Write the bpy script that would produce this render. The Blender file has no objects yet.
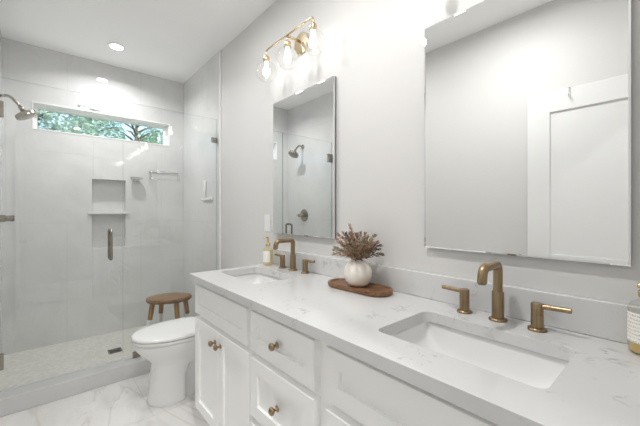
import bpy, bmesh, math, random
from mathutils import Vector, Matrix
random.seed(7)
PI = math.pi
C = bpy.context.scene.collection
SC = bpy.context.scene

# ------------------------------------------------------------------ camera
H = 1.242
cam_d = bpy.data.cameras.new('camera')
cam = bpy.data.objects.new('camera', cam_d)
C.objects.link(cam)
cam.location = (0, 0, H)
cam.rotation_euler = (PI / 2, 0, -math.radians(40.993))
cam_d.sensor_width = 36
cam_d.lens = 317 / 640 * 36
cam_d.shift_y = -1.5 / 640
cam_d.clip_start = 0.01
SC.camera = cam

# ------------------------------------------------------------------ world and exposure
wd = bpy.data.worlds.new('sky')
SC.world = wd
wd.use_nodes = True
wn = wd.node_tree.nodes
sky = wn.new('ShaderNodeTexSky')
sky.sky_type = 'NISHITA'
sky.sun_disc = False
sky.sun_elevation = math.radians(42)
sky.sun_rotation = math.radians(200)
sky.dust_density = 2.0
wn['Background'].inputs['Strength'].default_value = 0.21
wd.node_tree.links.new(sky.outputs[0], wn['Background'].inputs[0])
sun_d = bpy.data.lights.new('sun', 'SUN')
sun_d.energy = 1.5
sun_d.angle = 0.02
sun = bpy.data.objects.new('sun', sun_d)
C.objects.link(sun)
sun.rotation_euler = (math.radians(48), 0, math.radians(-20))     # from behind the house onto the trees
SC.view_settings.view_transform = 'Standard'
SC.view_settings.look = 'None'
SC.view_settings.exposure = 1.16
SC.view_settings.gamma = 1.0
SC.view_settings.use_curve_mapping = False
SC.cycles.use_denoising = True
SC.cycles.max_bounces = 14
SC.cycles.diffuse_bounces = 12
SC.cycles.glossy_bounces = 8
SC.cycles.transparent_max_bounces = 24
SC.cycles.sample_clamp_indirect = 6.0
SC.cycles.caustics_reflective = False
SC.cycles.caustics_refractive = False

SINKFILL = 6.8     # watts
MIDFILL = 3.3
SHOWERLIGHT = 4.7
HALLFILL = 6.4
BULB = 5.5

# ------------------------------------------------------------------ materials
M = {}


def mat(name, col=(.8, .8, .8), rough=.5, metal=0., spec=.5, emis=None, es=0.):
    m = bpy.data.materials.new(name)
    m.use_nodes = True
    b = m.node_tree.nodes['Principled BSDF']
    b.inputs['Base Color'].default_value = (*col, 1)
    b.inputs['Roughness'].default_value = rough
    b.inputs['Metallic'].default_value = metal
    b.inputs['Specular IOR Level'].default_value = spec
    if emis:
        b.inputs['Emission Color'].default_value = (*emis, 1)
        b.inputs['Emission Strength'].default_value = es
    M[name] = m
    return m


class NT:
    """short hand for building node trees"""

    def __init__(s, m):
        s.t = m.node_tree
        s.b = s.t.nodes['Principled BSDF']

    def n(s, kind, **kw):
        nd = s.t.nodes.new('ShaderNode' + kind)
        ins = kw.pop('ins', {})
        for k, v in kw.items():
            setattr(nd, k, v)
        for k, v in ins.items():
            if hasattr(v, 'is_linked'):
                s.t.links.new(v, nd.inputs[k])
            else:
                nd.inputs[k].default_value = v
        return nd

    def coords(s, scale=(1, 1, 1), rot=(0, 0, 0), loc=(0, 0, 0)):
        tc = s.n('TexCoord')
        mp = s.n('Mapping', ins={'Vector': tc.outputs['Object'], 'Scale': scale, 'Rotation': rot, 'Location': loc})
        return mp.outputs[0]

    def noise(s, vec, scale, detail=4, rough=.55, dist=0.):
        return s.n('TexNoise', ins={'Vector': vec, 'Scale': scale, 'Detail': detail, 'Roughness': rough, 'Distortion': dist}).outputs[0]

    def ramp(s, fac, stops):
        r = s.n('ValToRGB', ins={'Fac': fac})
        e = r.color_ramp.elements
        while len(e) < len(stops):
            e.new(.5)
        for el, (p, c) in zip(e, stops):
            el.position = p
            el.color = (*c, 1) if len(c) == 3 else c
        return r.outputs[0]

    def mix(s, fac, a, b, mode='MIX'):
        m = s.n('Mix', data_type='RGBA', blend_type=mode)
        for i, v in ((0, fac), (6, a), (7, b)):
            if hasattr(v, 'is_linked'):
                s.t.links.new(v, m.inputs[i])
            else:
                m.inputs[i].default_value = v if i == 0 else (*v, 1)
        return m.outputs[2]

    def col(s, o):
        s.t.links.new(o, s.b.inputs['Base Color'])

    def bump(s, h, strength=.2, dist=.002):
        bp = s.n('Bump', ins={'Height': h, 'Strength': strength, 'Distance': dist})
        s.t.links.new(bp.outputs[0], s.b.inputs['Normal'])

    def veins(s, vec, scale, width, dist=1.5, detail=5):
        """thin ridge lines where a noise field crosses its middle"""
        f = s.noise(vec, scale, detail, .6, dist)
        d = s.n('Math', operation='SUBTRACT', ins={0: f, 1: .5}).outputs[0]
        a = s.n('Math', operation='ABSOLUTE', ins={0: d}).outputs[0]
        return s.ramp(a, [(0, (1, 1, 1)), (width, (0, 0, 0))])


m = mat('wall_paint', (.655, .648, .636), .55)
t = NT(m); t.bump(t.noise(t.coords(), 260, 2), .03)
m = mat('ceiling_paint', (.93, .93, .928), .7)
t = NT(m); t.bump(t.noise(t.coords(), 200, 2), .03)
mat('trim_paint', (.84, .84, .83), .3)
mat('door_paint', (.77, .77, .765), .35)
mat('cabinet_paint', (.93, .93, .925), .32)
mat('dark_gap', (.12, .115, .11), .7)

# tile of the shower: large pale grey marble sheets, glossy, joints as thin darker lines
def tile_material(name, axis):
    m = mat(name, (.6, .6, .6), .025)
    t = NT(m)
    tc = t.n('TexCoord')
    sep = t.n('SeparateXYZ', ins={0: tc.outputs['Object']})
    u = sep.outputs[axis]; z = sep.outputs[2]
    vec = t.n('CombineXYZ', ins={0: u, 1: z, 2: 0.}).outputs[0]
    # bricks: 0.6 wide, 1.205 high, upper course shifted
    mp = t.n('Mapping', ins={'Vector': vec, 'Location': (-.355, -1.14 + 1.205, 0)}).outputs[0]
    br = t.n('TexBrick', offset=.33, offset_frequency=2, ins={'Vector': mp, 'Scale': 1., 'Mortar Size': .0016, 'Mortar Smooth': .1,
             'Brick Width': .6, 'Row Height': 1.205})
    cloud = t.noise(t.coords((1, 1, 1)), 1.6, 6, .6, 1.2)
    base = t.ramp(cloud, [(.25, (.60, .605, .605)), (.5, (.665, .667, .665)), (.75, (.705, .705, .702))])
    v = t.veins(t.coords((1, 1, .55), (0.3, .5, .4)), 1.7, .022, 1.8)
    c = t.mix(t.n('Math', operation='MULTIPLY', ins={0: v, 1: .16}).outputs[0], base, (.57, .57, .57))
    c = t.mix(br.outputs['Fac'], c, (.58, .58, .575))
    t.col(c)
    inv = t.n('Math', operation='SUBTRACT', ins={0: 1., 1: br.outputs['Fac']}).outputs[0]
    t.bump(inv, .25, .001)
    return m


tile_material('tile_across', 0)
tile_material('tile_along', 1)

# floor: white marble tile, warm grey diagonal veins
m = mat('floor_marble', (.8, .79, .77), .16)
t = NT(m)
v1 = t.veins(t.coords((1.5, .42, 1), (0, 0, .75)), 1.9, .030, .9, 4)
v2 = t.veins(t.coords((1.2, .6, 1), (0, 0, .6), (3, 1, 0)), 4.5, .03, 1.0, 6)
cl = t.noise(t.coords((1, .5, 1), (0, 0, .7)), 2.2, 5)
base = t.ramp(cl, [(.30, (.75, .735, .715)), (.5, (.82, .81, .795)), (.75, (.85, .845, .835))])
c = t.mix(t.n('Math', operation='MULTIPLY', ins={0: v1, 1: .42}).outputs[0], base, (.54, .50, .45))
c = t.mix(t.n('Math', operation='MULTIPLY', ins={0: v2, 1: .14}).outputs[0], c, (.58, .55, .51))
br = t.n('TexBrick', offset=.5, ins={'Vector': t.coords((1, 1, 1), (0, 0, 0), (.1, .28, 0)), 'Scale': 1., 'Mortar Size': .0013, 'Brick Width': 1.2, 'Row Height': .6})
c = t.mix(br.outputs['Fac'], c, (.60, .58, .55))
t.col(c)
# shower pan: small sandy beige mosaic
m = mat('shower_pan', (.66, .63, .57), .4)
t = NT(m)
vo = t.n('TexVoronoi', ins={'Vector': t.coords(), 'Scale': 48.})
c = t.mix(.35, t.ramp(vo.outputs['Color'], [(0, (.50, .49, .45)), (1, (.74, .72, .67))]), (.64, .63, .59))
t.col(c)
# quartz
def quartz(name, base, fleck, amount):
    m = mat(name, base, .14)
    t = NT(m)
    v = t.veins(t.coords((1, 1, 1), (.2, .1, .5)), 9.0, .028, 1.0, 8)
    gate = t.ramp(t.noise(t.coords((1, 1, 1), (0, 0, 0), (5, 2, 1)), 7., 3), [(.55, (0, 0, 0)), (.66, (1, 1, 1))])
    fl = t.ramp(t.noise(t.coords((1, 1, 1)), 80, 4, .7, .6), [(.58, (0, 0, 0)), (.70, (1, 1, 1))])
    g2 = t.ramp(t.noise(t.coords((1, 1, 1), (0, 0, 0), (1, 7, 3)), 9, 3), [(.54, (0, 0, 0)), (.66, (1, 1, 1))])
    f1 = t.n('Math', operation='MULTIPLY', ins={0: v, 1: gate}).outputs[0]
    f2 = t.n('Math', operation='MULTIPLY', ins={0: fl, 1: g2}).outputs[0]
    f = t.n('Math', operation='MAXIMUM', ins={0: f1, 1: f2}).outputs[0]
    f = t.n('Math', operation='MULTIPLY', ins={0: f, 1: amount}).outputs[0]
    t.col(t.mix(f, base, fleck))
    return m


quartz('quartz', (.65, .65, .648), (.25, .245, .235), .62)
quartz('curb_quartz', (.64, .64, .64), (.5, .5, .49), .4)
mat('porcelain', (.82, .82, .818), .07)
mat('seat_plastic', (.83, .83, .825), .12)
# aged brass with brushed streaks
m = mat('brass', (.40, .27, .15), .30, 1.)
t = NT(m)
s_ = t.noise(t.coords((220, 220, 6)), 1., 3)
t.col(t.ramp(s_, [(.3, (.25, .175, .10)), (.7, (.43, .32, .195))]))
mat('gold', (.72, .50, .24), .25, 1.)
mat('nickel', (.34, .31, .265), .22, 1.)
mat('pale_brass', (.70, .56, .36), .25, 1.)
mat('chrome', (.88, .88, .87), .22, 1.)
mat('mirror_glass', (.93, .94, .935), .0, 1.)
mat('mirror_edge', (.22, .23, .23), .3, .3)
mat('white_plastic', (.80, .80, .79), .35)
mat('rubber', (.05, .05, .05), .6)

def wood(name, dark, light, axis_scale, rough=.35):
    m = mat(name, light, rough)
    t = NT(m)
    g = t.noise(t.coords(axis_scale), 3.0, 7, .65, 1.4)
    t.col(t.ramp(g, [(.30, dark), (.52, tuple((a + b) / 2 for a, b in zip(dark, light))), (.72, light)]))
    t.bump(g, .08)
    return m


wood('walnut', (.07, .028, .012), (.36, .175, .075), (30, 3, 30))
wood('stool_top', (.085, .038, .013), (.40, .225, .09), (5, 26, 16))
wood('stool_leg', (.20, .10, .03), (.50, .30, .11), (20, 20, 2))
mat('white_dip', (.82, .81, .79), .4)
m = mat('ceramic', (.72, .69, .645), .55)
t = NT(m)
t.col(t.ramp(t.noise(t.coords(), 14, 5), [(.35, (.85, .80, .725)), (.65, (.90, .855, .785))]))
# sprigs
def leafmat(name, a, b):
    m = mat(name, a, .6)
    t = NT(m)
    t.col(t.ramp(t.noise(t.coords(), 45, 3), [(.38, a), (.62, b)]))
    return m


leafmat('sprig_rust', (.24, .13, .08), (.46, .29, .19))
leafmat('sprig_olive', (.17, .14, .075), (.44, .37, .22))
leafmat('sprig_brown', (.075, .045, .025), (.27, .18, .115))
mat('stem_brown', (.13, .09, .05), .7)


def clear(name, tint, f0, gloss_rough=0., gain=1.):
    """thin clear sheet: straight-through transmission with a Fresnel reflection"""
    m = bpy.data.materials.new(name)
    m.use_nodes = True
    nt = m.node_tree
    nt.nodes.clear()
    out = nt.nodes.new('ShaderNodeOutputMaterial')
    tr = nt.nodes.new('ShaderNodeBsdfTransparent'); tr.inputs[0].default_value = (*tint, 1)
    gl = nt.nodes.new('ShaderNodeBsdfGlossy'); gl.inputs['Roughness'].default_value = gloss_rough
    lw = nt.nodes.new('ShaderNodeLayerWeight'); lw.inputs[0].default_value = .5
    r0 = ((f0 - 1) / (f0 + 1)) ** 2
    fr = nt.nodes.new('ShaderNodeMath'); fr.operation = 'POWER'; fr.inputs[1].default_value = 5
    nt.links.new(lw.outputs['Facing'], fr.inputs[0])
    ml = nt.nodes.new('ShaderNodeMath'); ml.operation = 'MULTIPLY_ADD'; ml.inputs[1].default_value = (1 - r0) * gain; ml.inputs[2].default_value = r0 * gain
    mx = nt.nodes.new('ShaderNodeMixShader')
    nt.links.new(fr.outputs[0], ml.inputs[0])
    nt.links.new(ml.outputs[0], mx.inputs[0])
    nt.links.new(tr.outputs[0], mx.inputs[1])
    nt.links.new(gl.outputs[0], mx.inputs[2])
    nt.links.new(mx.outputs[0], out.inputs[0])
    M[name] = m
    return m


clear('shower_glass', (.985, .992, .988), 1.5)
clear('window_glass', (.97, .985, .98), 1.45)
clear('globe_glass', (.97, .97, .96), 1.5)
# the globes are slightly milky: a little light scatters in the glass
nt_ = M['globe_glass'].node_tree
out_ = next(n for n in nt_.nodes if n.type == 'OUTPUT_MATERIAL')
src_ = out_.inputs[0].links[0].from_socket
tl_ = nt_.nodes.new('ShaderNodeBsdfTranslucent'); tl_.inputs[0].default_value = (.95, .95, .94, 1)
ml_ = nt_.nodes.new('ShaderNodeMixShader'); ml_.inputs[0].default_value = .03
nt_.links.new(src_, ml_.inputs[1]); nt_.links.new(tl_.outputs[0], ml_.inputs[2]); nt_.links.new(ml_.outputs[0], out_.inputs[0])
clear('glass_edge', (.62, .70, .67), 1.6)
clear('bottle_glass', (.95, .95, .93), 1.45)
m = mat('amber_soap', (.72, .52, .20), .08)
m = mat('lemon_soap', (.88, .72, .34), .08)
# paper label with fine illegible print
m = mat('label_paper', (.88, .86, .80), .6)
t = NT(m)
tc = t.coords((1, 1, 1))
sep = t.n('SeparateXYZ', ins={0: tc})
vec = t.n('CombineXYZ', ins={0: sep.outputs[0], 1: sep.outputs[1], 2: t.n('Math', operation='MULTIPLY', ins={0: sep.outputs[2], 1: .35}).outputs[0]}).outputs[0]
ink = t.ramp(t.noise(vec, 900, 2), [(.50, (0, 0, 0)), (.56, (1, 1, 1))])
ln = t.n('TexWave', wave_type='BANDS', bands_direction='Z', ins={'Vector': tc, 'Scale': 34., 'Distortion': 0., 'Detail': 0.})
lnr = t.ramp(ln.outputs[0], [(.40, (0, 0, 0)), (.52, (1, 1, 1))])
f = t.n('Math', operation='MULTIPLY', ins={0: t.n('Math', operation='MULTIPLY', ins={0: ink, 1: lnr}).outputs[0], 1: .75}).outputs[0]
t.col(t.mix(f, (.86, .84, .78), (.30, .28, .24)))
mat('plain_label', (.90, .89, .84), .6)
mat('lamp_lens', (1, 1, 1), .5, emis=(1, 1, 1), es=6.)
mat('bulb', (1, 1, 1), .5, emis=(1, .985, .965), es=BULB)
# outside
mat('bark', (.10, .075, .055), .9)
def treeleaf(name, a, b):
    m = mat(name, a, .5)
    t = NT(m)
    t.col(t.ramp(t.noise(t.coords(), 3.5, 3), [(.35, a), (.65, b)]))


treeleaf('leaf_deep', (.10, .22, .13), (.24, .42, .26))
treeleaf('leaf_mid', (.16, .30, .20), (.34, .52, .36))
treeleaf('leaf_pale', (.26, .40, .32), (.48, .62, .52))
mat('lawn', (.16, .26, .10), .9)

# ------------------------------------------------------------------ helpers


def smooth(bm):
    for f in bm.faces:
        f.smooth = True
    return bm


def obj(name, bm, m, parent=None, sm=False, world=False, auto=None):
    """link a bmesh as one mesh object; world=True: verts given in world space, moved into the parent's space"""
    if world and parent is not None:
        off = Vector(parent.location)
        p = parent.parent
        while p is not None:
            off += Vector(p.location)
            p = p.parent
        bmesh.ops.translate(bm, verts=bm.verts[:], vec=-off)
    bmesh.ops.recalc_face_normals(bm, faces=bm.faces[:])
    if sm:
        smooth(bm)
    me = bpy.data.meshes.new(name)
    bm.to_mesh(me)
    bm.free()
    me.materials.append(M[m] if isinstance(m, str) else m)
    o = bpy.data.objects.new(name, me)
    C.objects.link(o)
    if parent is not None:
        o.parent = parent
    if auto is not None:
        sharp_by_angle(me, auto)
    return o


def sharp_by_angle(me, deg):
    me.set_sharp_from_angle(angle=math.radians(deg))
    for p in me.polygons:
        p.use_smooth = True


def tag(o, label, cat, group=None, kind=None):
    if label: o['label'] = label
    if cat: o['category'] = cat
    if group: o['group'] = group
    if kind: o['kind'] = kind
    return o


def thing(name, label, cat, loc=(0, 0, 0), rz=0., group=None):
    o = bpy.data.objects.new(name, None)
    o.empty_display_size = .05
    C.objects.link(o)
    o.location = loc
    o.rotation_euler = (0, 0, rz)
    return tag(o, label, cat, group)


def struct(name, bm, m, parent=None, sm=False):
    o = obj(name, bm, m, parent, sm)
    if parent is None:
        o['kind'] = 'structure'
    return o


def copy_tree(o, parent=None):
    c = o.copy()
    C.objects.link(c)
    c.parent = parent
    for ch in list(o.children):
        copy_tree(ch, c)
    return c


def box(x0, x1, y0, y1, z0, z1, bev=0., seg=2, bm=None):
    bm = bm or bmesh.new()
    r = bmesh.ops.create_cube(bm, size=1, matrix=Matrix.Translation(((x0 + x1) / 2, (y0 + y1) / 2, (z0 + z1) / 2)) @ Matrix.Diagonal((x1 - x0, y1 - y0, z1 - z0, 1)))
    if bev:
        es = set()
        for v in r['verts']:
            es.update(v.link_edges)
        bmesh.ops.bevel(bm, geom=list(es), offset=bev, segments=seg, profile=.5, affect='EDGES')
    return bm


def loft(loops, cap0=True, cap1=True, bm=None, closed=True):
    bm = bm or bmesh.new()
    rings = [[bm.verts.new(p) for p in lp] for lp in loops]
    n = len(rings[0])
    for a, b in zip(rings, rings[1:]):
        for i in range(n if closed else n - 1):
            j = (i + 1) % n
            bm.faces.new((a[i], a[j], b[j], b[i]))
    if cap0: bm.faces.new(rings[0][::-1])
    if cap1: bm.faces.new(rings[-1])
    return bm


def lathe(prof, seg=32, mtx=None, bm=None):
    """profile of (r, z), turned about z"""
    mtx = mtx or Matrix.Identity(4)
    bm = bm or bmesh.new()
    loops = []
    for r, z in prof:
        r = max(r, 1e-5)
        loops.append([mtx @ Vector((r * math.cos(2 * PI * k / seg), r * math.sin(2 * PI * k / seg), z)) for k in range(seg)])
    return loft(loops, True, True, bm)


def axis_mtx(origin, direction):
    d = Vector(direction).normalized()
    return Matrix.Translation(origin) @ d.to_track_quat('Z', 'Y').to_matrix().to_4x4()


def rod(p, q, r, seg=16, bev=0., bm=None, r2=None):
    p, q = Vector(p), Vector(q)
    L = (q - p).length
    r2 = r if r2 is None else r2
    pr = [(r, 0), (r2, L)] if not bev else [(r - bev, 0), (r, bev), (r2, L - bev), (r2 - bev, L)]
    return lathe(pr, seg, axis_mtx(p, q - p), bm)


def tube(pts, r, seg=14, bm=None):
    """sweep a circle along a polyline (radius may be a list)"""
    pts = [Vector(p) for p in pts]
    n = len(pts)
    tang = []
    for i in range(n):
        a = pts[max(i - 1, 0)]; b = pts[min(i + 1, n - 1)]
        tang.append((b - a).normalized())
    up = Vector((0, 0, 1)) if abs(tang[0].z) < .9 else Vector((1, 0, 0))
    nrm = (up - tang[0] * up.dot(tang[0])).normalized()
    loops = []
    for i in range(n):
        nrm = (nrm - tang[i] * nrm.dot(tang[i])).normalized()
        bi = tang[i].cross(nrm)
        rr = r[i] if isinstance(r, (list, tuple)) else r
        loops.append([pts[i] + (nrm * math.cos(2 * PI * k / seg) + bi * math.sin(2 * PI * k / seg)) * rr for k in range(seg)])
    return loft(loops, True, True, bm)


def bend(pts, r, n=6):
    """round the corners of a polyline"""
    pts = [Vector(p) for p in pts]
    out = [pts[0]]
    for i in range(1, len(pts) - 1):
        a, b, c = pts[i - 1], pts[i], pts[i + 1]
        d1 = (a - b).normalized(); d2 = (c - b).normalized()
        p = b + d1 * r; q = b + d2 * r
        for k in range(n + 1):
            s = k / n
            out.append(p * (1 - s) ** 2 + b * 2 * s * (1 - s) + q * s ** 2)
    out.append(pts[-1])
    return out


def rrect(x0, x1, y0, y1, r, n=6):
    out = []
    for cx, cy, a0 in ((x1 - r, y1 - r, 0), (x0 + r, y1 - r, PI / 2), (x0 + r, y0 + r, PI), (x1 - r, y0 + r, 3 * PI / 2)):
        for k in range(n + 1):
            a = a0 + PI / 2 * k / n
            out.append((cx + r * math.cos(a), cy + r * math.sin(a)))
    return out


def slab_with_holes(outer, holes, z0, z1):
    """flat slab in XY with holes"""
    bm = bmesh.new()
    tops, bots = [], []
    for lp in [outer] + holes:
        tv = [bm.verts.new((x, y, z1)) for x, y in lp]
        bv = [bm.verts.new((x, y, z0)) for x, y in lp]
        n = len(lp)
        for vs, store in ((tv, tops), (bv, bots)):
            for i in range(n):
                store.append(bm.edges.new((vs[i], vs[(i + 1) % n])))
        for i in range(n):
            j = (i + 1) % n
            bm.faces.new((tv[i], tv[j], bv[j], bv[i]))
    bmesh.ops.triangle_fill(bm, edges=tops, use_beauty=True)
    bmesh.ops.triangle_fill(bm, edges=bots, use_beauty=True)
    return bm


def wall_grid(us, vs, place, thick, through=(), niche=(), ndepth=.1):
    """wall panel on a grid of cells; cells listed in `through` are openings, in `niche` are recesses.
    place(u, v, d) -> world point, d = depth behind the face"""
    bm = bmesh.new()

    def q(*p):
        try:
            bm.faces.new([bm.verts.new(place(*a)) for a in p])
        except ValueError:
            pass
    nu, nv = len(us) - 1, len(vs) - 1
    for i in range(nu):
        for j in range(nv):
            u0, u1, v0, v1 = us[i], us[i + 1], vs[j], vs[j + 1]
            if (i, j) in through:
                d = thick
            elif (i, j) in niche:
                d = ndepth
                q((u0, v0, d), (u1, v0, d), (u1, v1, d), (u0, v1, d))
            else:
                q((u0, v0, 0), (u1, v0, 0), (u1, v1, 0), (u0, v1, 0))
                d = 0
            same = through if (i, j) in through else niche
            if d:
                if (i, j - 1) not in same: q((u0, v0, 0), (u1, v0, 0), (u1, v0, d), (u0, v0, d))
                if (i, j + 1) not in same: q((u0, v1, 0), (u1, v1, 0), (u1, v1, d), (u0, v1, d))
                if (i - 1, j) not in same: q((u0, v0, 0), (u0, v1, 0), (u0, v1, d), (u0, v0, d))
                if (i + 1, j) not in same: q((u1, v0, 0), (u1, v1, 0), (u1, v1, d), (u1, v0, d))
            if (i, j) not in through:
                q((u0, v0, thick), (u1, v0, thick), (u1, v1, thick), (u0, v1, thick))
    a, b, c, e = us[0], us[-1], vs[0], vs[-1]
    for i in range(nu):
        for v in (c, e):
            q((us[i], v, 0), (us[i + 1], v, 0), (us[i + 1], v, thick), (us[i], v, thick))
    for j in range(nv):
        for u in (a, b):
            q((u, vs[j], 0), (u, vs[j + 1], 0), (u, vs[j + 1], thick), (u, vs[j], thick))
    bmesh.ops.remove_doubles(bm, verts=bm.verts[:], dist=1e-5)
    return bm


def edge_faces(o, area):
    """give the narrow faces of a glass sheet the greener look of its polished edge"""
    o.data.materials.append(M['glass_edge'])
    for p in o.data.polygons:
        if p.area < area:
            p.material_index = 1


def shaker(y0, y1, z0, z1, xf, th=.02, st=.055, rec=.012, sx=-1, stz=None):
    """recessed-panel slab; face at x = xf looking towards sx"""
    stz = stz or st
    bm = bmesh.new()
    xb = xf - sx * th
    xr = xf - sx * rec
    c = .0015

    def ring(a, x, az=None):
        az = a if az is None else az
        return [bm.verts.new((x, y, z)) for y, z in ((y0 + a, z0 + az), (y1 - a, z0 + az), (y1 - a, z1 - az), (y0 + a, z1 - az))]
    rings = [ring(0, xb), ring(0, xf - sx * c), ring(c, xf), ring(st, xf, stz), ring(st + .001, xr, stz + .001)]
    for A, B in zip(rings, rings[1:]):
        for i in range(4):
            j = (i + 1) % 4
            bm.faces.new((A[i], A[j], B[j], B[i]))
    bm.faces.new(rings[0]); bm.faces.new(rings[-1])
    return bm


# ------------------------------------------------------------------ dimensions
W = 1.199          # vanity wall
L = -.275          # opposite wall
YB = 3.722         # back wall of the shower
YG = 2.80          # shower glass
YT = 2.742         # where the tile starts
CE = 2.69          # ceiling
ZC = .886          # counter top
YE = -.02          # end wall with the doorway the camera stands in

# ------------------------------------------------------------------ the setting
struct('floor', box(L - .15, W + .15, -1.6, YT + .1, -.12, 0), 'floor_marble')
struct('floor_shower', box(L, W, YT + .1, YB, -.12, .045), 'shower_pan')
struct('ceiling', box(L - .15, W + .15, -1.6, YB + .2, CE, CE + .12), 'ceiling_paint')
struct('wall_right', box(W, W + .12, -1.6, YT, 0, CE), 'wall_paint')
struct('wall_right_shower', box(W - .012, W + .12, YT, YB, 0, CE), 'tile_along')
struct('wall_left', box(L - .12, L, -1.6, YT, 0, CE), 'wall_paint')
struct('wall_left_shower', box(L - .12, L + .01, YT, YB, 0, CE), 'tile_along')
struct('trim_1', box(W - .0145, W - .0005, YT - .008, YT - .0005, .10, CE), 'trim_paint')     # white edge strip of the tile
WX0, WX1, WZ0, WZ1 = -.083, 1.041, 1.960, 2.203
NX0, NX1, NZ0, NZ1 = .343, .621, .887, 1.556
struct('wall_back', wall_grid([L - .12, WX0, NX0, NX1, WX1, W + .12], [0, NZ0, NZ1, WZ0, WZ1, CE],
       lambda u, v, d: (u, YB + d, v), .19, {(1, 3), (2, 3), (3, 3)}, {(2, 1)}, .09), 'tile_across')
DX0, DX1, DZ = -.235, .53, 2.06
struct('wall_front', wall_grid([L, DX0, DX1, W], [0, DZ, CE], lambda u, v, d: (u, YE - d, v), .12, {(1, 0)}), 'wall_paint')
struct('wall_hall', box(L - .15, W + .15, -1.72, -1.6, 0, CE), 'wall_paint')
bm = box(DX1, DX1 + .07, YE + .001, YE + .016, 0, DZ + .07, .002)
struct('trim_2', bm, 'trim_paint')
# curb
struct('trim_curb', box(L + .001, W - .013, YT - .035, YT + .115, 0, .108, .004), 'curb_quartz')
struct('baseboard_right', box(W - .014, W - .0005, 1.85, YT - .036, 0, .13, .003), 'trim_paint')
struct('baseboard_left', box(L + .0005, L + .014, .8, YT - .036, 0, .13, .003), 'trim_paint')

# window: white frame deep in the opening
wroot = bpy.data.objects.new('window_1', None); C.objects.link(wroot)
wroot.location = (WX0, YB + .11, WZ0); wroot['kind'] = 'structure'
fr = wall_grid([WX0 + .001, WX0 + .034, WX1 - .034, WX1 - .001], [WZ0 + .001, WZ0 + .03, WZ1 - .03, WZ1 - .001],
               lambda u, v, d: (u, YB + .11 + d, v), .05, {(1, 1)})
obj('window_frame', fr, 'trim_paint', wroot, world=True)
obj('pane', box(WX0 + .030, WX1 - .030, YB + .130, YB + .136, WZ0 + .026, WZ1 - .026), 'window_glass', wroot, world=True)
# white lining of the opening with a slim lip on the tile
ln = bmesh.new()
for a in ((WX0 + .0005, WX0 + .010, WZ0 + .0005, WZ1 - .0005), (WX1 - .010, WX1 - .0005, WZ0 + .0005, WZ1 - .0005),
          (WX0 + .010, WX1 - .010, WZ1 - .010, WZ1 - .0005), (WX0 + .010, WX1 - .010, WZ0 + .0005, WZ0 + .010)):
    obj('window_jamb', box(a[0], a[1], YB - .004, YB + .109, a[2], a[3]), 'trim_paint', wroot, world=True)
ln.free()

# open door leaf against the left wall, seen only in the mirror
droot = bpy.data.objects.new('door_1', None); C.objects.link(droot)
droot.location = (-.21, YE, .01); droot['kind'] = 'structure'
dl = bmesh.new()
obj('door_leaf', shaker(YE + .006, .727, .012, 2.045, -.21, .035, .13, .011, 1, .135), 'door_paint', droot, world=True)
obj('door_rail', box(-.2195, -.2102, YE + .137, .596, .80, .955, .001), 'door_paint', droot, world=True)
kn = lathe([(.026, 0), (.026, .004), (.010, .006), (.010, .03), (.022, .036), (.026, .048), (.020, .058), (.0, .061)], 24, axis_mtx((-.21, .668, .90), (1, 0, 0)))
obj('door_handle', kn, 'nickel', droot, True, True)

oh = thing('door_hook', 'small metal hook over the top of the open white door', 'hook', (-.21, .49, 2.046))
obj('strap', box(-.246, -.2075, .482, .498, 2.0455, 2.048, .0005), 'chrome', oh, world=True)
obj('prong', tube(bend([(-.2072, .49, 2.046), (-.2072, .49, 1.985), (-.185, .49, 1.985), (-.180, .49, 2.005)], .010), .003, 8), 'chrome', oh, True, True)

# ------------------------------------------------------------------ shower enclosure
gp = thing('shower_door', 'frameless clear glass shower door with a bar handle and two metal hinges', 'shower door', (.09, YG, .115))
edge_faces(obj('glass_panel', box(L + .015, .448, YG - .005, YG + .005, .118, 2.08), 'shower_glass', gp, world=True), .1)
for z in (.303, 1.882):
    hb = box(L + .0105, L + .082, YG - .014, YG + .014, z - .05, z + .05, .003)
    hg = obj('hinge', hb, 'nickel', gp, world=True)
    for dz in (-.03, .03):
        obj('screw', lathe([(.006, 0), (.006, .002), (.004, .003)], 12, axis_mtx((L + .055, YG - .0138, z + dz), (0, -1, 0))), 'nickel', hg, True, True)
for s in (-1, 1):
    hp = bend([(.368, YG + s * .005, .892), (.368, YG + s * .052, .892), (.368, YG + s * .052, 1.106), (.368, YG + s * .005, 1.106)], .016)
    obj('handle', tube(hp, .0095, 14), 'nickel', gp, True, True)
fp = thing('glass_screen', 'fixed clear glass shower screen with small metal clips, next to the stool', 'shower screen', (.82, YG, .109))
edge_faces(obj('glass_panel', box(.4535, W - .015, YG - .005, YG + .005, .1085, 2.08), 'shower_glass', fp, world=True), .1)
for a in ((W - .062, W - .0125, 1.865, 1.91), (W - .062, W - .0125, .30, .345)):
    obj('clip', box(a[0], a[1], YG - .013, YG + .013, a[2], a[3], .002), 'nickel', fp, world=True)
obj('clip', box(.515, .565, YG - .013, YG + .013, .1081, .153, .002), 'nickel', fp, world=True)

# niche shelf
tag(obj('niche_shelf', box(.309, .650, YB - .016, YB + .0895, 1.215, 1.234, .002), 'quartz'),
    'thin pale stone shelf across the middle of the tiled shower niche', 'shelf')

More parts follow.
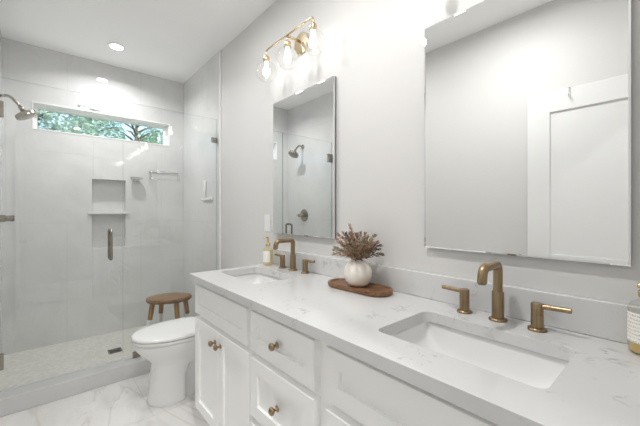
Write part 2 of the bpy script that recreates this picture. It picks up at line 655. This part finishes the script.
# shower head
sh = thing('shower_fixture', 'brushed nickel round shower head on a curved arm beside the window', 'shower head', (L + .01, 3.36, 2.10))
obj('flange', lathe([(.032, 0), (.032, .004), (.018, .012), (.012, .016)], 28, axis_mtx((L + .0102, 3.37, 2.11), (1, 0, 0))), 'nickel', sh, True, True)
arm = bend([(L + .02, 3.37, 2.11), (-.205, 3.37, 2.125), (-.165, 3.37, 2.085), (-.140, 3.37, 2.050)], .022)
obj('arm', tube(arm, .0105, 14), 'nickel', sh, True, True)
d = Vector((.50, -.05, -.865)).normalized()
obj('swivel', lathe([(.013, 0), (.017, .004), (.017, .026), (.012, .034)], 20, axis_mtx((-.142, 3.37, 2.053), d)), 'nickel', sh, True, True)
hd = Vector((-.142, 3.37, 2.053)) + d * .03
obj('spray_face', lathe([(.016, 0), (.024, .010), (.056, .020), (.068, .026), (.071, .036), (.069, .052), (.062, .055), (0, .055)], 40, axis_mtx(hd, d)), 'nickel', sh, True, True, auto=40)

def valve(name, label, z, R):
    v = thing(name, label, 'shower valve', (L + .01, 3.34, z))
    obj('escutcheon', lathe([(R, 0), (R, .004), (R - .004, .008), (.030, .012)], 40, axis_mtx((L + .0102, 3.34, z), (1, 0, 0))), 'nickel', v, True, True, auto=40)
    obj('hub', lathe([(.027, 0), (.027, .030), (.022, .034), (.022, .060), (.024, .062), (.024, .078), (.021, .081)], 28, axis_mtx((L + .022, 3.34, z), (1, 0, 0))), 'nickel', v, True, True, auto=40)
    obj('lever', rod((L + .062, 3.34, z), (L + .072, 3.43, z + .004), .0065, 14, .002), 'nickel', v, True, True)


valve('shower_valve', 'round brushed nickel shower valve with lever below the shower head', 1.19, .082)

# drain
dr = thing('shower_drain', 'square dark metal drain set in the beige shower floor', 'drain', (.457, 3.21, .0452))
obj('drain_frame', wall_grid([.407, .415, .499, .507], [3.160, 3.168, 3.252, 3.260], lambda u, v, d_: (u, v, .0482 - d_), .003, {(1, 1)}), 'nickel', dr, world=True)
obj('drain_grate', box(.4155, .4985, 3.1685, 3.2515, .0452, .047, .0005), 'rubber', dr, world=True)

# wire basket and soap dish on the back wall, squeegee on the right tile
bk = thing('shower_basket', 'chrome wire shower basket hanging on the tile under the window end', 'basket', (.98, YB, 1.58))
for z in (1.585, 1.665):
    pts = bend([(.835, YB - .003, z), (.835, YB - .085, z), (1.125, YB - .085, z), (1.125, YB - .003, z)], .02)
    obj('rail', tube(pts, .0035, 8), 'chrome', bk, True, True)
obj('back_rail', rod((.833, YB - .006, 1.665), (1.127, YB - .006, 1.665), .0045, 8), 'chrome', bk, True, True)
for k in range(9):
    x = .855 + k * .031
    obj('wire', rod((x, YB - .083, 1.585), (x, YB - .002, 1.585), .0018, 6), 'chrome', bk, True, True)
for x, y in ((.84, YB - .075), (1.12, YB - .075), (.84, YB - .012), (1.12, YB - .012)):
    obj('post', rod((x, y, 1.585), (x, y, 1.665), .003, 8), 'chrome', bk, True, True)
sd = thing('soap_dish', 'small chrome soap dish on the back tile between niche and wire basket', 'soap dish', (.71, YB, 1.565))
obj('dish', lathe([(0, 0), (.050, 0), (.058, .022), (.055, .022), (.047, .004), (0, .004)], 32, Matrix.Translation((.712, YB - .046, 1.568)) @ Matrix.Diagonal((1.05, .60, 1, 1))), 'chrome', sd, True, True, auto=40)
obj('wall_plate', box(.685, .740, YB - .012, YB - .0005, 1.560, 1.597, .003), 'chrome', sd, world=True)
sq = thing('squeegee', 'white upright squeegee hanging blade down on the side tile of the shower', 'squeegee', (W - .02, 3.0, 1.35))
obj('blade', box(W - .030, W - .0125, 2.885, 3.135, 1.350, 1.374, .003), 'white_plastic', sq, world=True)
obj('grip', rod((W - .024, 3.055, 1.372), (W - .024, 3.055, 1.545), .0105, 14, .004), 'white_plastic', sq, True, True)
hk = thing('hook_bar', 'thin white hooked bar on the shower wall just above the window', 'hook', (.33, YB, 2.22))
obj('bar', tube(bend([(.235, YB - .008, 2.238), (.405, YB - .008, 2.218), (.425, YB - .008, 2.245)], .012), .005, 10), 'white_plastic', hk, True, True)
obj('standoff', rod((.32, YB - .0005, 2.228), (.32, YB - .008, 2.228), .004, 10), 'white_plastic', hk, True, True)

# ------------------------------------------------------------------ stool in the shower
SX, SY, SZ = .855, 3.075, .045
st = thing('wooden_stool', 'round brown wooden stool with white dipped legs standing in the shower', 'stool', (SX, SY, SZ))
prof = []
loops = []
for r, z in ((.02, .3875), (.165, .3875), (.180, .392), (.187, .402), (.187, .417), (.182, .425), (.170, .428), (.02, .425)):
    lp = []
    for k in range(48):
        a = 2 * PI * k / 48
        w = 1 + .03 * math.sin(2 * a + .6) + .012 * math.sin(5 * a)
        u, v = r * w * math.cos(a), r * w * math.sin(a) * .76
        lp.append((u * .887 + v * .462, -u * .462 + v * .887, z))
    loops.append(lp)
obj('seat', loft(loops), 'stool_top', st, True, auto=50)
for dx, dy in ((-.159, .002), (-.033, .146), (.153, -.032), (.038, -.118)):
    n = Vector((dx, dy, 0))
    top = n * .86 + Vector((0, 0, .3874)); bot = n * 1.22 + Vector((0, 0, .0005))
    mid = bot + (top - bot) * .64
    lg = obj('leg', rod(mid, top, .0195, 18, r2=.022), 'stool_leg', st, True, auto=40)
    o = obj('white_tip', rod(bot, mid - (top - bot).normalized() * .0002, .0165, 18, r2=.0198), 'white_dip', lg, True, auto=40)
    o['label'] = 'white dipped leg end'

# ------------------------------------------------------------------ toilet
TX, TY = 0.0, 2.277
to = thing('toilet', 'white elongated toilet with closed lid between the vanity and the shower curb', 'toilet', (.75, TY, 0))


def egg(x0, x1, hw, z, n=56, p=2.25, back=3.5):
    """egg outline in world x, centred on TY: rounder to the front (x0), squarer to the back"""
    out = []
    xc = x0 + (x1 - x0) * .60
    for k in range(n):
        a = 2 * PI * k / n
        c, s = math.cos(a), math.sin(a)
        e = p if c < 0 else back
        rx = (xc - x0) if c < 0 else (x1 - xc)
        out.append((xc + rx * math.copysign(abs(c) ** (2 / e), c), TY + hw * math.copysign(abs(s) ** (2 / e), s), z))
    return out


bowl = [egg(.503, .722, .116, .0, back=4), egg(.500, .725, .119, .006, back=4), egg(.505, .722, .116, .022, back=4), egg(.513, .722, .114, .09, back=4), egg(.520, .725, .114, .17, back=4),
        egg(.524, .755, .118, .235, back=4), egg(.518, .86, .125, .265), egg(.49, .90, .143, .295), egg(.458, .915, .162, .33), egg(.432, .92, .176, .362),
        egg(.420, .925, .182, .385), egg(.418, .925, .184, .402), egg(.424, .922, .180, .407)]
obj('bowl', loft(bowl), 'porcelain', to, True, True, auto=60)
bk_ = [[(x, y, z) for x, y in rrect(.70, 1.13, TY - h, TY + h, .05)] for h, z in ((.075, 0), (.077, .006), (.072, .02), (.050, .05), (.048, .16), (.065, .24), (.12, .31), (.165, .36), (.175, .395))]
obj('trapway', loft(bk_), 'porcelain', to, True, True, auto=60)
seat = [egg(.420, .885, .186, .409), egg(.414, .887, .189, .413), egg(.414, .887, .189, .424), egg(.418, .885, .187, .428)]
obj('seat', loft(seat), 'seat_plastic', to, True, True, auto=60)
lid = [egg(.419, .888, .187, .4325), egg(.412, .890, .191, .436), egg(.412, .890, .191, .443), egg(.417, .887, .188, .449), egg(.43, .87, .172, .4515), egg(.52, .80, .10, .4525)]
obj('lid', loft(lid), 'seat_plastic', to, True, True, auto=60)
obj('seat_hinge', rod((.893, TY - .09, .425), (.893, TY + .09, .425), .011, 14, .003), 'seat_plastic', to, True, True)
tk = [[(x, y, z) for x, y in rrect(x0, 1.182, TY - h, TY + h, .035)] for x0, h, z in ((1.0, .18, .396), (.985, .19, .42), (.975, .2, .58), (.972, .203, .705))]
obj('tank', loft(tk), 'porcelain', to, True, True, auto=60)
tl = [[(x, y, z) for x, y in rrect(x0, 1.184, TY - h, TY + h, .035)] for x0, h, z in ((.967, .206, .7055), (.962, .209, .71), (.962, .209, .728), (.970, .203, .735))]
obj('tank_lid', loft(tl), 'porcelain', to, True, True, auto=60)
obj('flush_button', lathe([(.022, 0), (.022, .004), (.018, .006)], 24, Matrix.Translation((1.07, TY, .7352))), 'chrome', to, True, True)

# ------------------------------------------------------------------ vanity cabinets
XF = .682      # face of the cabinet frames; fronts stand proud of it
XD = .652
KICK = .10


def cabinet(name, label, y0, y1, z0=KICK):
    r = thing(name, label, 'cabinet', (.92, (y0 + y1) / 2, 0))
    def ring(a, z):
        return [(XF + a, y0 + a, z), (W - .001 - a, y0 + a, z), (W - .001 - a, y1 - a, z), (XF + a, y1 - a, z)]
    obj('body', loft([ring(0, KICK), ring(0, ZC - .0375), ring(.018, ZC - .0375), ring(.018, .60)]), 'cabinet_paint', r, world=True)
    obj('toe_kick', box(XF + .06, W - .001, y0 + .002, y1 - .002, 0, KICK - .0003), 'cabinet_paint', r, world=True)
    return r


def knob(parent, y, z):
    pr = [(.0125, 0), (.0125, .002), (.0085, .004), (.0055, .007), (.0050, .014), (.0075, .016), (.0130, .0195), (.0150, .0245), (.0140, .0295), (.0095, .033), (.0, .0345)]
    obj('knob', lathe(pr, 24, axis_mtx((XD - .0001, y, z), (-1, 0, 0))), 'brass', parent, True, True)


def front(name, parent, y0, y1, z0, z1, **k):
    return obj(name, shaker(y0, y1, z0, z1, XD, XF - XD - .0002, **k), 'cabinet_paint', parent, world=True)


GB = .122
ca = cabinet('sink_cabinet', 'white shaker sink cabinet with two doors at the toilet end of the vanity', 1.208, 1.848)
front('false_front', ca, 1.226, 1.843, .665, .826)
d1 = front('door', ca, 1.5285, 1.843, GB, .640); knob(d1, 1.558, .580)
d2 = front('door', ca, 1.211, 1.5255, GB, .640); knob(d2, 1.496, .580)
cb = cabinet('drawer_cabinet', 'white shaker drawer cabinet in the middle of the vanity', .752, 1.207)
for z0, z1 in ((.665, .827), (.390, .635), (.122, .360)):
    dd = front('drawer', cb, .782, 1.196, z0, z1)
    knob(dd, .992, (z0 + z1) / 2 if z1 > .7 else z1 - .125)
cc = cabinet('sink_cabinet', 'white shaker sink cabinet under the nearer sink with wide false front', .10, .751)
front('false_front', cc, .106, .722, .665, .827)
d1 = front('door', cc, .4155, .722, GB, .635); knob(d1, .445, .575)
d2 = front('door', cc, .106, .4125, GB, .635); knob(d2, .383, .575)
obj('filler_strip', box(XF, W - .001, YE + .001, .0995, 0, ZC - .0375), 'cabinet_paint', cc, world=True)

# ------------------------------------------------------------------ countertop with backsplash
S2 = (.750, 1.034, .180, .610)     # near sink opening x0 x1 y0 y1
S1 = (.780, 1.040, 1.375, 1.805)
ct = thing('countertop', 'white quartz vanity countertop with grey veining and low backsplash', 'countertop', (.91, .93, ZC - .036))
outer = rrect(.628, W - .0005, YE + .001, 1.871, .006, 3)
sl = slab_with_holes(outer, [rrect(*S1, .035), rrect(*S2, .024)], ZC - .036, ZC)
so = obj('slab', sl, 'quartz', ct, world=True)
bv = so.modifiers.new('bevel', 'BEVEL'); bv.width = .002; bv.segments = 2; bv.limit_method = 'ANGLE'; bv.angle_limit = math.radians(60)
obj('backsplash', box(W - .0205, W - .0007, YE + .001, 1.871, ZC + .0003, .990, .003), 'quartz', ct, world=True)


def basin(label, S):
    x0, x1, y0, y1 = S[0] - .006, S[1] + .006, S[2] - .006, S[3] + .006
    zr = ZC - .0368
    r = thing('sink', label, 'sink', ((x0 + x1) / 2, (y0 + y1) / 2, zr - .13))
    D = .125
    ss = [-1 + 2 * (.5 - .5 * math.cos(PI * k / 40)) for k in range(41)]
    bm = bmesh.new()
    g = {}
    for i, s in enumerate(ss):
        for j, tt in enumerate(ss):
            dy = max(0., 1 - abs(s) ** 2.6) ** .4545
            dx = max(0., 1 - abs(tt) ** 9) ** .45
            g[i, j] = bm.verts.new(((x0 + x1) / 2 + tt * (x1 - x0) / 2, (y0 + y1) / 2 + s * (y1 - y0) / 2, zr - D * dy * dx))
    for i in range(40):
        for j in range(40):
            bm.faces.new((g[i, j], g[i + 1, j], g[i + 1, j + 1], g[i, j + 1]))
    o = obj('bowl', bm, 'porcelain', r, True, True)
    sd_ = o.modifiers.new('shell', 'SOLIDIFY'); sd_.thickness = .009; sd_.offset = -1
    rim = slab_with_holes(rrect(x0 - .014, x1 + .014, y0 - .014, y1 + .014, .03), [rrect(x0, x1, y0, y1, .012)], zr - .014, zr)
    obj('rim', rim, 'porcelain', r, world=True)
    obj('drain', lathe([(.022, 0), (.022, .002), (.015, .003), (.015, .007), (.012, .009), (0, .009)], 28, Matrix.Translation(((x0 + x1) / 2 + .03, (y0 + y1) / 2, zr - D))), 'brass', r, True, True, auto=40)
    return r


basin('white rectangular undermount sink beneath the large mirror', S2)
basin('white undermount sink at the far toilet end of the counter', S1)


def faucet(label, x, y, left, right):
    """widespread faucet: spout in the middle, a lever handle on each side (left, right: y offset and x offset)"""
    r = thing('faucet', label, 'faucet', (x, y, ZC))
    obj('base_flange', lathe([(.0275, 0), (.0275, .005), (.0255, .0075), (.0185, .009)], 36, Matrix.Translation((0, 0, .0002))), 'brass', r, True, auto=40)
    obj('sleeve', lathe([(.0180, 0), (.0180, .083), (.0168, .086), (.0140, .0862)], 36, Matrix.Translation((0, 0, .0085))), 'brass', r, True, auto=40)
    sp = bend([(0, 0, .094), (0, 0, .184), (-.118, 0, .184), (-.126, 0, .138)], .026, 10)
    so_ = obj('spout', tube(sp, .0140, 24), 'brass', r, True, auto=50)
    obj('aerator', lathe([(.0105, 0), (.0105, .003), (.0, .003)], 20, Matrix.Translation((-.126, 0, .1348))), 'nickel', so_, True, auto=40)
    for (dy, dx), s in ((left, 1), (right, -1)):
        h = obj('handle', lathe([(.0165, 0), (.0165, .040), (.0155, .0408), (.0155, .0418), (.0165, .0425), (.0165, .071), (.0155, .0725)], 36, Matrix.Translation((dx, dy, .0085))), 'brass', r, True, auto=40)
        obj('handle_flange', lathe([(.0255, 0), (.0255, .005), (.0235, .0075), (.0165, .009)], 36, Matrix.Translation((dx, dy, .0002))), 'brass', h, True, auto=40)
        obj('lever', rod((dx, dy + s * .010, .0725), (dx, dy + s * .083, .0755), .0076, 18, .0015), 'brass', h, True, auto=40)
    return r


faucet('aged brass faucet with two lever handles behind the nearer sink', 1.123, .402, (.110, 0), (-.111, -.005))
faucet('aged brass faucet with two lever handles behind the far sink, beside the small soap bottle', 1.138, 1.560, (.112, 0), (-.120, 0))

# ------------------------------------------------------------------ mirrors
def mirror(label, y0, y1, z0, z1):
    r = thing('wall_mirror', label, 'mirror', (W, (y0 + y1) / 2, z0))
    xf = W - .020
    obj('backing', box(xf + .0065, W - .0005, y0 + .001, y1 - .001, z0 + .001, z1 - .001), 'mirror_edge', r, world=True)
    # glass with a narrow bevelled border
    bm = bmesh.new()
    def ring(a, x):
        return [bm.verts.new((x, y, z)) for y, z in ((y0 + a, z0 + a), (y1 - a, z0 + a), (y1 - a, z1 - a), (y0 + a, z1 - a))]
    R = [ring(0, xf + .006), ring(0, xf + .0012), ring(.005, xf)]
    for A, B in zip(R, R[1:]):
        for i in range(4):
            bm.faces.new((A[i], A[(i + 1) % 4], B[(i + 1) % 4], B[i]))
    bm.faces.new(R[0]); bm.faces.new(R[-1])
    obj('glass', bm, 'mirror_glass', r, world=True)


mirror('smaller frameless mirror reflecting the shower head', 1.242, 1.846, 1.095, 1.977)
mirror('large frameless mirror reflecting the open white door', .094, .702, 1.095, 1.992)

# ------------------------------------------------------------------ vanity lights
def vanity_light(label, yc):
    xl, zg = 1.08, 2.145
    r = thing('vanity_light', label, 'wall light', (W, yc, 2.27))
    obj('back_plate', lathe([(.066, 0), (.066, .010), (.060, .016), (.02, .018)], 40, axis_mtx((W - .0005, yc + .01, 2.275), (-1, 0, 0))), 'pale_brass', r, True, True, auto=40)
    obj('stem', rod((W - .016, yc + .01, 2.282), (xl, yc + .01, 2.282), .008, 14), 'pale_brass', r, True, True)
    pts = bend([(xl, yc + .236, 2.236), (xl, yc + .236, 2.282), (xl, yc - .236, 2.282), (xl, yc - .236, 2.236)], .025, 8)
    obj('arm', tube(pts, .0055, 12), 'pale_brass', r, True, True)
    obj('drop_rod', rod((xl, yc, 2.236), (xl, yc, 2.282), .0055, 12), 'pale_brass', r, True, True)
    for dy in (.236, 0, -.236):
        y = yc + dy
        sk = obj('socket', lathe([(.010, .240 - .145 + 2.145 - 2.145 + 0), (.020, .094), (.021, .088), (.021, .062), (.018, .058)], 24, Matrix.Translation((xl, y, zg))), 'pale_brass', r, True, True, auto=40)
        # clear globe, open neck at the socket
        pr = []
        for k in range(25):
            a = PI * k / 24 * .93
            pr.append((.066 * math.sin(a), -.066 * math.cos(a)))
        obj('globe', lathe(pr[::-1], 36, Matrix.Translation((xl, y, zg))), 'globe_glass', r, True, True)
        b = [(0.0001, -.030), (.012, -.027), (.020, -.018), (.0225, -.006), (.020, .008), (.013, .024), (.011, .036), (.011, .057)]
        obj('light_bulb', lathe(b, 24, Matrix.Translation((xl, y, zg))), 'bulb', r, True, True)


vanity_light('brass three globe wall light above the far mirror', 1.535)
vanity_light('brass three globe wall light above the nearer mirror', .392)

# ------------------------------------------------------------------ ceiling downlights
def downlight(label, x, y, watts, spread=176):
    r = thing('ceiling_light', label, 'ceiling light', (x, y, CE))
    obj('trim_ring', lathe([(.050, 0), (.060, 0), (.066, -.003), (.066, -.006), (.050, -.006)], 40, Matrix.Translation((x, y, CE - .0003))), 'white_plastic', r, True, True, auto=40)
    obj('lens', lathe([(.0495, -.0065), (.0495, -.0075), (0, -.0085)], 36, Matrix.Translation((x, y, CE))), 'lamp_lens', r, True, True)
    ld = bpy.data.lights.new('lamp', 'AREA')
    ld.shape = 'DISK'; ld.size = .095; ld.energy = watts; ld.spread = math.radians(spread); ld.color = (1, .992, .985)
    lo = bpy.data.objects.new('lamp', ld); C.objects.link(lo)
    lo.parent = r; lo.location = (0, 0, -.011)


downlight('round recessed ceiling light lit above the shower', .477, 3.268, SHOWERLIGHT, 150)
downlight('added fill light on the ceiling, out of view above the floor by the toilet', .42, 1.95, MIDFILL)  # extra lamp put in above the frame to brighten the room
downlight('added fill light on the ceiling, out of view above the floor by the nearer sink', .42, .80, SINKFILL)  # added out of view to lift the counter and near walls
downlight('added fill light on the unseen hall ceiling outside the doorway', .30, -.85, HALLFILL, 170)  # added unseen lamp, soft fill through the doorway from the camera side

# ------------------------------------------------------------------ small things on the wall and counter
ou = thing('wall_outlet', 'white outlet plate on the wall between the far mirror and the shower', 'outlet', (W, 1.945, 1.16))
obj('cover_plate', box(W - .006, W - .0005, 1.908, 1.982, 1.100, 1.220, .0015), 'white_plastic', ou, world=True)
obj('receptacle', box(W - .0075, W - .0062, 1.929, 1.961, 1.127, 1.193, .0006), 'white_plastic', ou, world=True)

# tray: long rounded wooden board with a shallow rim
tr = thing('wooden_tray', 'long oval dark wooden tray on the counter under the white vase', 'tray', (1.084, .977, ZC), math.radians(3))
def stadium(a, b, z, n=14):
    out = []
    r = min(a, b * .98)
    for k in range(n + 1):
        t_ = PI * k / n
        out.append((a * math.cos(t_), (b - r) + r * math.sin(t_), z))
    for k in range(n + 1):
        t_ = PI + PI * k / n
        out.append((a * math.cos(t_), -(b - r) + r * math.sin(t_), z))
    return out
obj('board', loft([stadium(.060, .157, .0005), stadium(.069, .167, .004), stadium(.0715, .170, .013), stadium(.0705, .169, .0215), stadium(.067, .165, .023), stadium(.0615, .159, .0205), stadium(.057, .154, .0150)]), 'walnut', tr, True, auto=45)

VX, VY, VZ = 1.090, .988, ZC + .0152
va = thing('vase', 'round cream ceramic vase holding dried sprigs on the wooden tray', 'vase', (VX, VY, VZ))
pr = [(.001, 0), (.030, 0), (.040, .003), (.055, .020), (.063, .045), (.0645, .065), (.060, .085), (.048, .102), (.034, .112), (.026, .116), (.024, .120), (.021, .119), (.020, .112), (.03, .10), (.04, .08), (.03, .03), (.001, .02)]
obj('body', lathe(pr, 44), 'ceramic', va, True, auto=60)

bq = thing('dried_bouquet', 'bunch of rust and olive dried sprigs standing in the cream vase', 'dried flowers', (VX, VY, VZ + .02))
rs = random.Random(11)


def sprig(path, m, leaf, n, bm=None):
    """a stem with small pointed scales all round it"""
    bm = tube(path, [.0016] * (len(path) - 1) + [.0006], 6)
    P = [Vector(p) for p in path]
    for k in range(n):
        u = .32 + .68 * (k / n)
        f = u * (len(P) - 1); i = min(int(f), len(P) - 2); w = f - i
        p = P[i].lerp(P[i + 1], w)
        d_ = (P[i + 1] - P[i]).normalized()
        side = d_.orthogonal().normalized()
        side.rotate(Matrix.Rotation(k * 2.4 + rs.random(), 3, d_))
        out = (side * (1.05 - .6 * u) + d_ * (.45 + .6 * u)).normalized()
        ln_ = leaf * (1.25 - .75 * u) * rs.uniform(.75, 1.2)
        wv = out.cross(d_).normalized() * ln_ * .15
        nn = out.cross(wv).normalized() * ln_ * .10
        base = p + side * .0008
        v0 = bm.verts.new(base); v1 = bm.verts.new(base + out * ln_ * .45 + wv + nn); v2 = bm.verts.new(base + out * ln_); v3 = bm.verts.new(base + out * ln_ * .45 - wv + nn)
        v4 = bm.verts.new(base + out * ln_ * .45 - nn * .8)
        for a_ in ((v0, v1, v4), (v4, v1, v2), (v0, v4, v3), (v4, v3, v2), (v0, v3, v1), (v1, v3, v2)):
            bm.faces.new(a_)
    return bm


spr = [(-.95, .155), (-.62, .135), (.2, .165)]
tips = []
NS = 34
for k in range(NS):
    az = k * 2.39996 + rs.uniform(-.2, .2)
    tilt = .18 + 1.32 * ((k + .5) / NS) ** .8
    tips.append((az, tilt, rs.uniform(.10, .132)))
# the few long ones that stand out in outline
tips += [(1.75, .28, .158), (1.72, .82, .150), (2.0, .55, .135), (-1.5, .70, .142), (-1.4, 1.05, .128)]
for k, (az, tilt, ln_) in enumerate(tips):
    d_ = Vector((math.cos(az) * math.sin(tilt), math.sin(az) * math.sin(tilt), math.cos(tilt)))
    p0 = Vector((math.cos(az) * .004, math.sin(az) * .004, .055))
    p1 = Vector((math.cos(az) * .011 * math.sin(tilt), math.sin(az) * .011 * math.sin(tilt), .101))
    if d_.x > .0:
        d_.x *= .62
    path = [p0, p1]
    for q in (.3, .6, .85, 1.):
        e = p1 + d_ * ln_ * q + Vector((0, 0, .018 * math.sin(q * 2.2) - .006 * q * q))
        path.append(e)
    obj('sprig', sprig(path, None, rs.uniform(.022, .031), 30), ('sprig_rust', 'sprig_brown', 'sprig_olive', 'sprig_brown', 'sprig_rust')[k % 5], bq)

# soap bottles
def soap_bottle(label, x, y, R, hb, lab_z0, lab_z1, liquid, fill, labmat, pump_h, rz):
    r = thing('soap_bottle', label, 'soap bottle', (x, y, ZC), rz)
    obj('glass', lathe([(.001, .0005), (R - .005, .0005), (R - .001, .004), (R, .010), (R, hb - .018), (R - .006, hb - .006), (R * .55, hb), (R * .42, hb + .004), (R * .42, hb + .010)], 40), 'bottle_glass', r, True, auto=50)
    obj('soap', lathe([(.001, .004), (R - .006, .004), (R - .0025, .008), (R - .0025, fill), (.001, fill)], 40), liquid, r, True, auto=50)
    obj('label', loft([[((R + dr) * math.cos(a), (R + dr) * math.sin(a), z) for a in [PI - 1.05 + 2.1 * k / 24 for k in range(25)]] for dr, z in ((.0004, lab_z0), (.0004, lab_z1), (.0009, lab_z1), (.0009, lab_z0), (.0004, lab_z0))], False, False, closed=False), labmat, r)
    zt = hb + .0102
    pp = obj('pump', lathe([(R * .46, 0), (R * .46, .014), (R * .36, .018), (.006, .019), (.006, .018 + pump_h * .5)], 28, Matrix.Translation((0, 0, zt))), 'gold', r, True, auto=40)
    zz = zt + .018 + pump_h * .5
    obj('nozzle', tube(bend([(0, 0, zz - .004), (0, 0, zz + .008), (-.034, 0, zz + .008), (-.038, 0, zz)], .004), .0042, 12), 'gold', r, True)
    return r


soap_bottle('clear soap bottle with amber liquid, printed label and gold pump at the counter end', 1.135, .062, .035, .132, .030, .104, 'amber_soap', .045, 'label_paper', .02, -.3)
soap_bottle('small soap bottle with yellow liquid and white label beside the far sink', 1.125, 1.822, .0325, .118, .022, .095, 'lemon_soap', .105, 'plain_label', .060, .35)

# ------------------------------------------------------------------ outside: ground and trees
gz = -.4
tag(obj('lawn', box(-30, 30, YB + .4, 60, gz - .2, gz), 'lawn'), None, None, None, 'structure')
rt = random.Random(3)


def tree(label, x, y, zc, rx, ry, rz_, n, m, leaf, sparse=0., cat='tree'):
    r = thing('tree', label, cat, (x, y, gz), 0, 'trees outside the shower window')
    base = Vector((0, 0, 0)); c = Vector((0, 0, zc - gz))
    obj('trunk', tube([base, base.lerp(c, .4) + Vector((.08, .02, 0)), base.lerp(c, .8), c + Vector((0, 0, rz_ * .7))], [.16, .12, .08, .02], 10), 'bark', r, True)
    nb = 9 if not sparse else 16
    for k in range(nb):
        a = k * 2.4
        s0 = c + Vector((0, 0, -rz_ * .7 + rz_ * 1.3 * k / nb))
        e = c + Vector((math.cos(a) * rx * .8, math.sin(a) * ry * .8, -rz_ * .3 + rz_ * 1.2 * k / nb))
        obj('branch', tube([s0, s0.lerp(e, .5) + Vector((0, 0, .08)), e], [.04, .025, .008], 6), 'bark', r, True)
    bm = bmesh.new()
    clumps = []
    for k in range(22):
        while True:
            p = Vector((rt.uniform(-1, 1), rt.uniform(-1, 1), rt.uniform(-1, 1)))
            if .3 < p.length < 1: break
        clumps.append(Vector((p.x * rx, p.y * ry, p.z * rz_)))
    for k in range(n):
        if rt.random() < .8:
            cl_ = rt.choice(clumps)
            p = cl_ + Vector((rt.gauss(0, .20) * rx, rt.gauss(0, .20) * ry, rt.gauss(0, .20) * rz_))
        else:
            p = Vector((rt.gauss(0, .5) * rx, rt.gauss(0, .5) * ry, rt.gauss(0, .5) * rz_))
        q_ = Vector((p.x / rx, p.y / ry, p.z / rz_))
        if q_.length > 1.1:
            p *= 1.1 / q_.length
        p += c
        u = Vector((rt.gauss(0, 1), rt.gauss(0, 1), rt.gauss(0, .6))).normalized()
        w = u.orthogonal().normalized(); w.rotate(Matrix.Rotation(rt.uniform(0, 6.28), 3, u))
        s = leaf * rt.uniform(.6, 1.3)
        nn = u.cross(w) * s * .12
        v = [bm.verts.new(p - u * s), bm.verts.new(p + w * s * .42 + nn), bm.verts.new(p + u * s), bm.verts.new(p - w * s * .42 + nn)]
        bm.faces.new(v)
    obj('foliage', bm, m, r)


tree('broad pale green tree nearest outside the shower window', -.2, 7.4, 2.75, 1.0, .8, .95, 7000, 'leaf_pale', .038)
tree('dense mid green tree beside the pale one outside the window', .85, 9.6, 3.0, .68, .7, .90, 5200, 'leaf_mid', .042)
tree('thin open tree with sky showing through its branches', 2.35, 12.2, 3.95, 1.0, .9, 1.05, 520, 'leaf_mid', .045, .5)
tree('low deep green tree farthest away outside the shower window', 3.40, 14.6, 3.62, .95, .9, .95, 4000, 'leaf_deep', .055)
tree('small deep green tree in front of the thin open tree', 1.80, 7.6, 2.22, .55, .5, .55, 2600, 'leaf_deep', .036)
